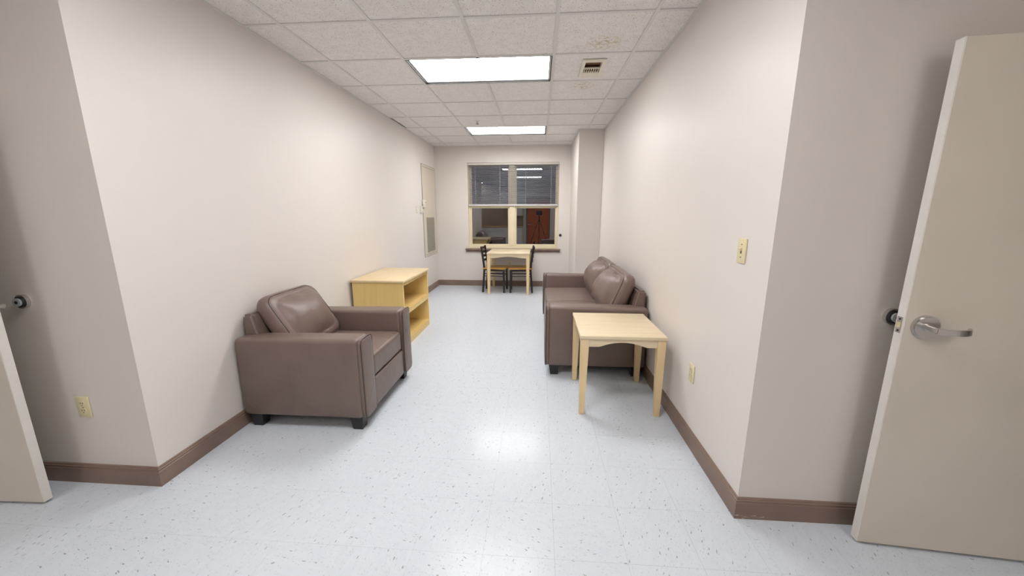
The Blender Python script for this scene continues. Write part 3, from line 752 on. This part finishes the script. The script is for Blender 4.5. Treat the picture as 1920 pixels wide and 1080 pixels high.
# ================================================================== tables
def table(name, label, x0, x1, y0, y1, h, lt, lb, ap_h, arch, top_t=0.026):
    cx, cy = (x0 + x1) / 2, (y0 + y1) / 2; hx, hy = (x1 - x0) / 2, (y1 - y0) / 2
    t = thing(name, label, 'table', (cx, cy, 0))
    obj('tabletop', B((-hx, -hy, h - top_t), (hx, hy, h), 0.005, 3), 'maple_x', t)
    ov = 0.006
    for sx in (-1, 1):
        for sy in (-1, 1):
            ox, oy = sx * (hx - ov), sy * (hy - ov)
            b = bmesh.new(); z1 = h - top_t; zk = z1 - ap_h
            def ring(w_, ins, z): return [b.verts.new((ox - sx * (ins + a * w_), oy - sy * (ins + c * w_), z)) for a, c in ((0, 0), (1, 0), (1, 1), (0, 1))]
            rs = [ring(lb, 0.004, 0.0), ring(lt, 0, zk), ring(lt, 0, z1)]
            b.faces.new(rs[0]); b.faces.new(rs[2])
            for q in range(2):
                for k in range(4): b.faces.new((rs[q][k], rs[q][(k + 1) % 4], rs[q + 1][(k + 1) % 4], rs[q + 1][k]))
            bmesh.ops.recalc_face_normals(b, faces=b.faces)
            bmesh.ops.bevel(b, geom=list(b.edges), offset=0.0025, segments=2, affect='EDGES')
            leg = obj('leg', b, 'maple_z', t, 35)
            obj('foot_glide', B((ox - sx * 0.004 - (lb if sx > 0 else 0) + 0.003, oy - sy * 0.004 - (lb if sy > 0 else 0) + 0.003, 0), (ox - sx * 0.004 + (0 if sx > 0 else lb) - 0.003, oy - sy * 0.004 + (0 if sy > 0 else lb) - 0.003, 0.004)), 'blackrub', leg, None)
    def apron(L, fn):
        z1 = h - top_t; poly = [(-L, z1), (-L, z1 - ap_h), (-L * 0.70, z1 - ap_h)]
        for k in range(1, 16):
            s = -1 + 2 * k / 16; poly.append((s * L * 0.66, z1 - ap_h + arch * (1 - s * s) ** 0.9))
        poly += [(L * 0.70, z1 - ap_h), (L, z1 - ap_h), (L, z1)]
        b = bmesh.new(); prism(b, poly, fn, 0, 0.018); obj('apron', b, 'maple_x', t, 30)
    i = ov + 0.008
    Lx, Ly = hx - ov - lt, hy - ov - lt
    apron(Lx, lambda u, v, tt: Vector((u, -hy + i + tt, v))); apron(Lx, lambda u, v, tt: Vector((u, hy - i - tt, v)))
    apron(Ly, lambda u, v, tt: Vector((-hx + i + tt, u, v))); apron(Ly, lambda u, v, tt: Vector((hx - i - tt, u, v)))
    return t
table('end_table', 'square maple end table standing before the near sofa arm', 0.296, 0.886, 2.468, 3.085, 0.598, 0.056, 0.038, 0.056, 0.034)
table('dining_table', 'small maple dining table below the window', -0.908, -0.150, 6.405, 7.165, 0.745, 0.060, 0.044, 0.066, 0.026)

# ================================================================== shelf unit
su = thing('shelf_unit', 'low honey maple open shelf unit beyond the armchair', 'shelf', (0, 0, 0))
sx0, sx1, sy0, sy1, sh = -1.968, -1.415, 3.722, 4.600, 0.735
p = 0.022
obj('top_panel', B((-1.980, sy0 - 0.020, sh - 0.026), (sx1 + 0.018, sy1 + 0.020, sh), 0.006, 3), 'honey_top', su)
for y in (sy0, sy1 - p): obj('side_panel', B((sx0, y, 0), (sx1, y + p, sh - 0.026), 0.002, 1), 'honey_z', su)
obj('back_panel', B((sx0 + 0.012, sy0 + p, 0.06), (sx0 + 0.020, sy1 - p, sh - 0.026)), 'honey_y', su, None)
a, c = sy0 + p, sy1 - p
obj('top_rail', B((sx1 - 0.028, a, sh - 0.068), (sx1 - 0.008, c, sh - 0.026), 0.002, 1), 'honey_y', su)
for z in (0.408, 0.078):
    s = obj('shelf', B((sx0 + 0.020, a, z - 0.018), (sx1 - 0.012, c, z), 0.001, 1), 'honey_y', su)
    obj('shelf_lip', B((sx1 - 0.012, a, z - 0.062 if z > 0.2 else 0.0), (sx1 + 0.002, c, z - 0.004), 0.002, 1), 'honey_y', s)
b = bmesh.new(); cyl(b, (-1.78, 4.30, sh + 0.0003), 0.022, 0.0008, 'z', 20); obj('cable_hole_cover', b, 'honey_top', su)

# ================================================================== dining chairs (local front = +x)
ch = thing('dining_chair', 'black metal ladder-back chair tucked in on the left of the dining table', 'chair', (-0.795, 6.762, 0), math.radians(-4), 'black chairs with wooden seats at the dining table')
st_ = bmesh.new()
poly = [(-0.205, -0.165), (-0.19, -0.178), (0.205, -0.200), (0.225, -0.185), (0.232, 0), (0.225, 0.185), (0.205, 0.200), (-0.19, 0.178), (-0.205, 0.165)]
prism(st_, poly, lambda u, v, t: Vector((u, v, t)), 0.430, 0.456); bmesh.ops.bevel(st_, geom=list(st_.edges), offset=0.006, segments=2, affect='EDGES')
obj('seat', st_, 'oak_seat', ch)
fm = bmesh.new()
for s in (-1, 1): tube(fm, [(-0.175, s * 0.155, 0.418), (0.185, s * 0.172, 0.418)], 0, sq=(0.022, 0.022))
tube(fm, [(0.185, -0.172, 0.418), (0.185, 0.172, 0.418)], 0, sq=(0.022, 0.022)); tube(fm, [(-0.175, -0.155, 0.418), (-0.175, 0.155, 0.418)], 0, sq=(0.022, 0.022))
obj('seat_frame', fm, 'blackmetal', ch, None)
for s in (-1, 1):
    b = bmesh.new(); tube(b, [(0.185, s * 0.172, 0.43), (0.190, s * 0.174, 0.0)], 0, sq=(0.032, 0.032)); obj('leg', b, 'blackmetal', ch, None)
    b = bmesh.new(); tube(b, [(-0.205, s * 0.160, 0.0), (-0.190, s * 0.158, 0.20), (-0.175, s * 0.157, 0.40), (-0.180, s * 0.157, 0.50), (-0.200, s * 0.157, 0.65), (-0.226, s * 0.157, 0.835)], 0, sq=(0.032, 0.030)); obj('back_leg', b, 'blackmetal', ch, None)
    for z in (0.345, 0.300):
        b = bmesh.new(); tube(b, [(-0.182, s * 0.157, z), (0.0, s * 0.166, z + 0.004), (0.187, s * 0.173, z)], 0.0065, 8); obj('stretcher', b, 'blackmetal', ch, 40)
b = bmesh.new(); tube(b, [(0.187, -0.172, 0.320), (0.187, 0.172, 0.320)], 0.0065, 8); obj('stretcher', b, 'blackmetal', ch, 40)
for z in (0.800, 0.725, 0.650, 0.575):
    b = bmesh.new(); xq = -0.180 - 0.046 * max(0, (z - 0.5) / 0.335) ** 1.1
    tube(b, [(xq - 0.028 * (1 - (s / 4) ** 2), 0.155 * s / 4, z) for s in range(-4, 5)], 0, sq=(0.010, 0.040)); obj('slat', b, 'blackmetal', ch, 40)
c2 = copy_tree(ch); c2.location = (-0.318, 6.765, 0); c2.rotation_euler = (0, 0, math.radians(180 + 1.5))
c2['label'] = 'black metal ladder-back chair tucked in on the right of the dining table'

# ================================================================== behind the camera (seen in the window glass)
def cabinet(name, label, x0, x1, z0, z1, dep, drawer):
    t = thing(name, label, 'cabinet', ((x0 + x1) / 2, YB + 0.012, 0), 0, 'white kitchen cabinets')
    w2 = (x1 - x0) / 2 - 0.001
    obj('carcass', B((-w2, 0.0, z0), (w2, dep - 0.02, z1), 0.001, 1), 'cabwhite', t)
    zd = z1 - 0.17 if drawer else z1 - 0.004
    if drawer:
        dr = obj('drawer', B((-w2 + 0.01, dep - 0.02, zd + 0.01), (w2 - 0.01, dep, z1 - 0.01), 0.003, 1), 'cabwhite', t)
        b = bmesh.new(); box(b, (-0.05, dep, zd + 0.08), (0.05, dep + 0.02, zd + 0.09), 0.003, 1); obj('handle', b, 'steel', dr)
    d = obj('door', B((-w2 + 0.01, dep - 0.02, z0 + (0.1 if z0 < 0.1 else 0.004)), (w2 - 0.01, dep, zd - 0.01), 0.003, 1), 'cabwhite', t)
    b = bmesh.new(); za, zb_ = z0 + (0.16 if z0 < 0.1 else 0.06), zd - 0.07
    for lo, hi in (((-w2 + 0.06, za), (w2 - 0.06, za + 0.012)), ((-w2 + 0.06, zb_ - 0.012), (w2 - 0.06, zb_)), ((-w2 + 0.06, za), (-w2 + 0.072, zb_)), ((w2 - 0.072, za), (w2 - 0.06, zb_))):
        box(b, (lo[0], dep, lo[1]), (hi[0], dep + 0.006, hi[1]))
    obj('panel_moulding', b, 'cabwhite', d, None)
    b = bmesh.new(); box(b, (w2 - 0.045, dep, (z0 + z1) / 2 - 0.05), (w2 - 0.035, dep + 0.02, (z0 + z1) / 2 + 0.05), 0.003, 1); obj('handle', b, 'steel', d)
ord_ = ('leftmost', 'middle', 'rightmost')
for k in range(3): cabinet('base_cabinet', 'white kitchen base cabinet reflected in the window, %s of three' % ord_[k], -2.56 + k * 0.62, -2.56 + (k + 1) * 0.62, 0.0, 0.825, 0.60, True)
cabinet('wall_cabinet', 'white wall cabinet reflected in the window above the worktop', -1.35, -0.70, 1.30, 2.10, 0.32, False)
wt = thing('worktop', 'tan laminate kitchen worktop reflected in the window', 'worktop', (0, YB + 0.012, 0))
obj('slab', B((-2.58, 0, 0.826), (-0.685, 0.635, 0.866), 0.006, 2), 'worktop', wt)
struct('wall_backsplash', B((-2.58, YB, 0.867), (-0.685, YB + 0.006, 1.72)), 'splash', 'beige kitchen backsplash reflected in the window', 'backsplash')
fa = thing('kitchen_faucet', 'dark kitchen faucet on the worktop reflected in the window', 'faucet', (-1.93, YB + 0.12, 0.866))
b = bmesh.new(); cyl(b, (0, 0, 0.01), 0.03, 0.02, 'z'); obj('base', b, 'steel', fa)
b = bmesh.new(); tube(b, [(0, 0, 0.01), (0, 0, 0.16), (0, 0.03, 0.21), (0, 0.08, 0.225), (0, 0.14, 0.20), (0, 0.16, 0.16)], 0.011, 10); obj('spout', b, 'steel', fa)
b = bmesh.new(); tube(b, [(0.02, 0, 0.04), (0.08, 0.02, 0.07)], 0.007, 8); obj('lever', b, 'steel', fa)

tr = thing('camera_tripod', 'black tripod with a boxy scanning camera reflected in the window', 'tripod', (0, -0.145, 0))
b = B((-0.115, -0.075, 1.345), (0.115, 0.075, 1.505), 0.012, 3); hd = obj('scanner_head', b, 'blackmetal', tr)
b = bmesh.new()
for z in (1.37, 1.425, 1.48): cyl(b, (0.0, 0.077, z), 0.014, 0.006, 'y', 18)
obj('lens', b, 'steel', hd)
b = bmesh.new(); cyl(b, (0, 0, 1.23), 0.016, 0.24, 'z', 16); cyl(b, (0, 0, 1.13), 0.035, 0.05, 'z', 20); obj('centre_column', b, 'blackmetal', tr)
for a in (30, 150, 270):
    a = math.radians(a); dx, dy = math.cos(a), math.sin(a)
    b = bmesh.new(); tube(b, [(dx * 0.03, dy * 0.03, 1.13), (dx * 0.28, dy * 0.28, 0.50), (dx * 0.48, dy * 0.48, 0.0)], 0.012, 10); obj('leg', b, 'blackmetal', tr)
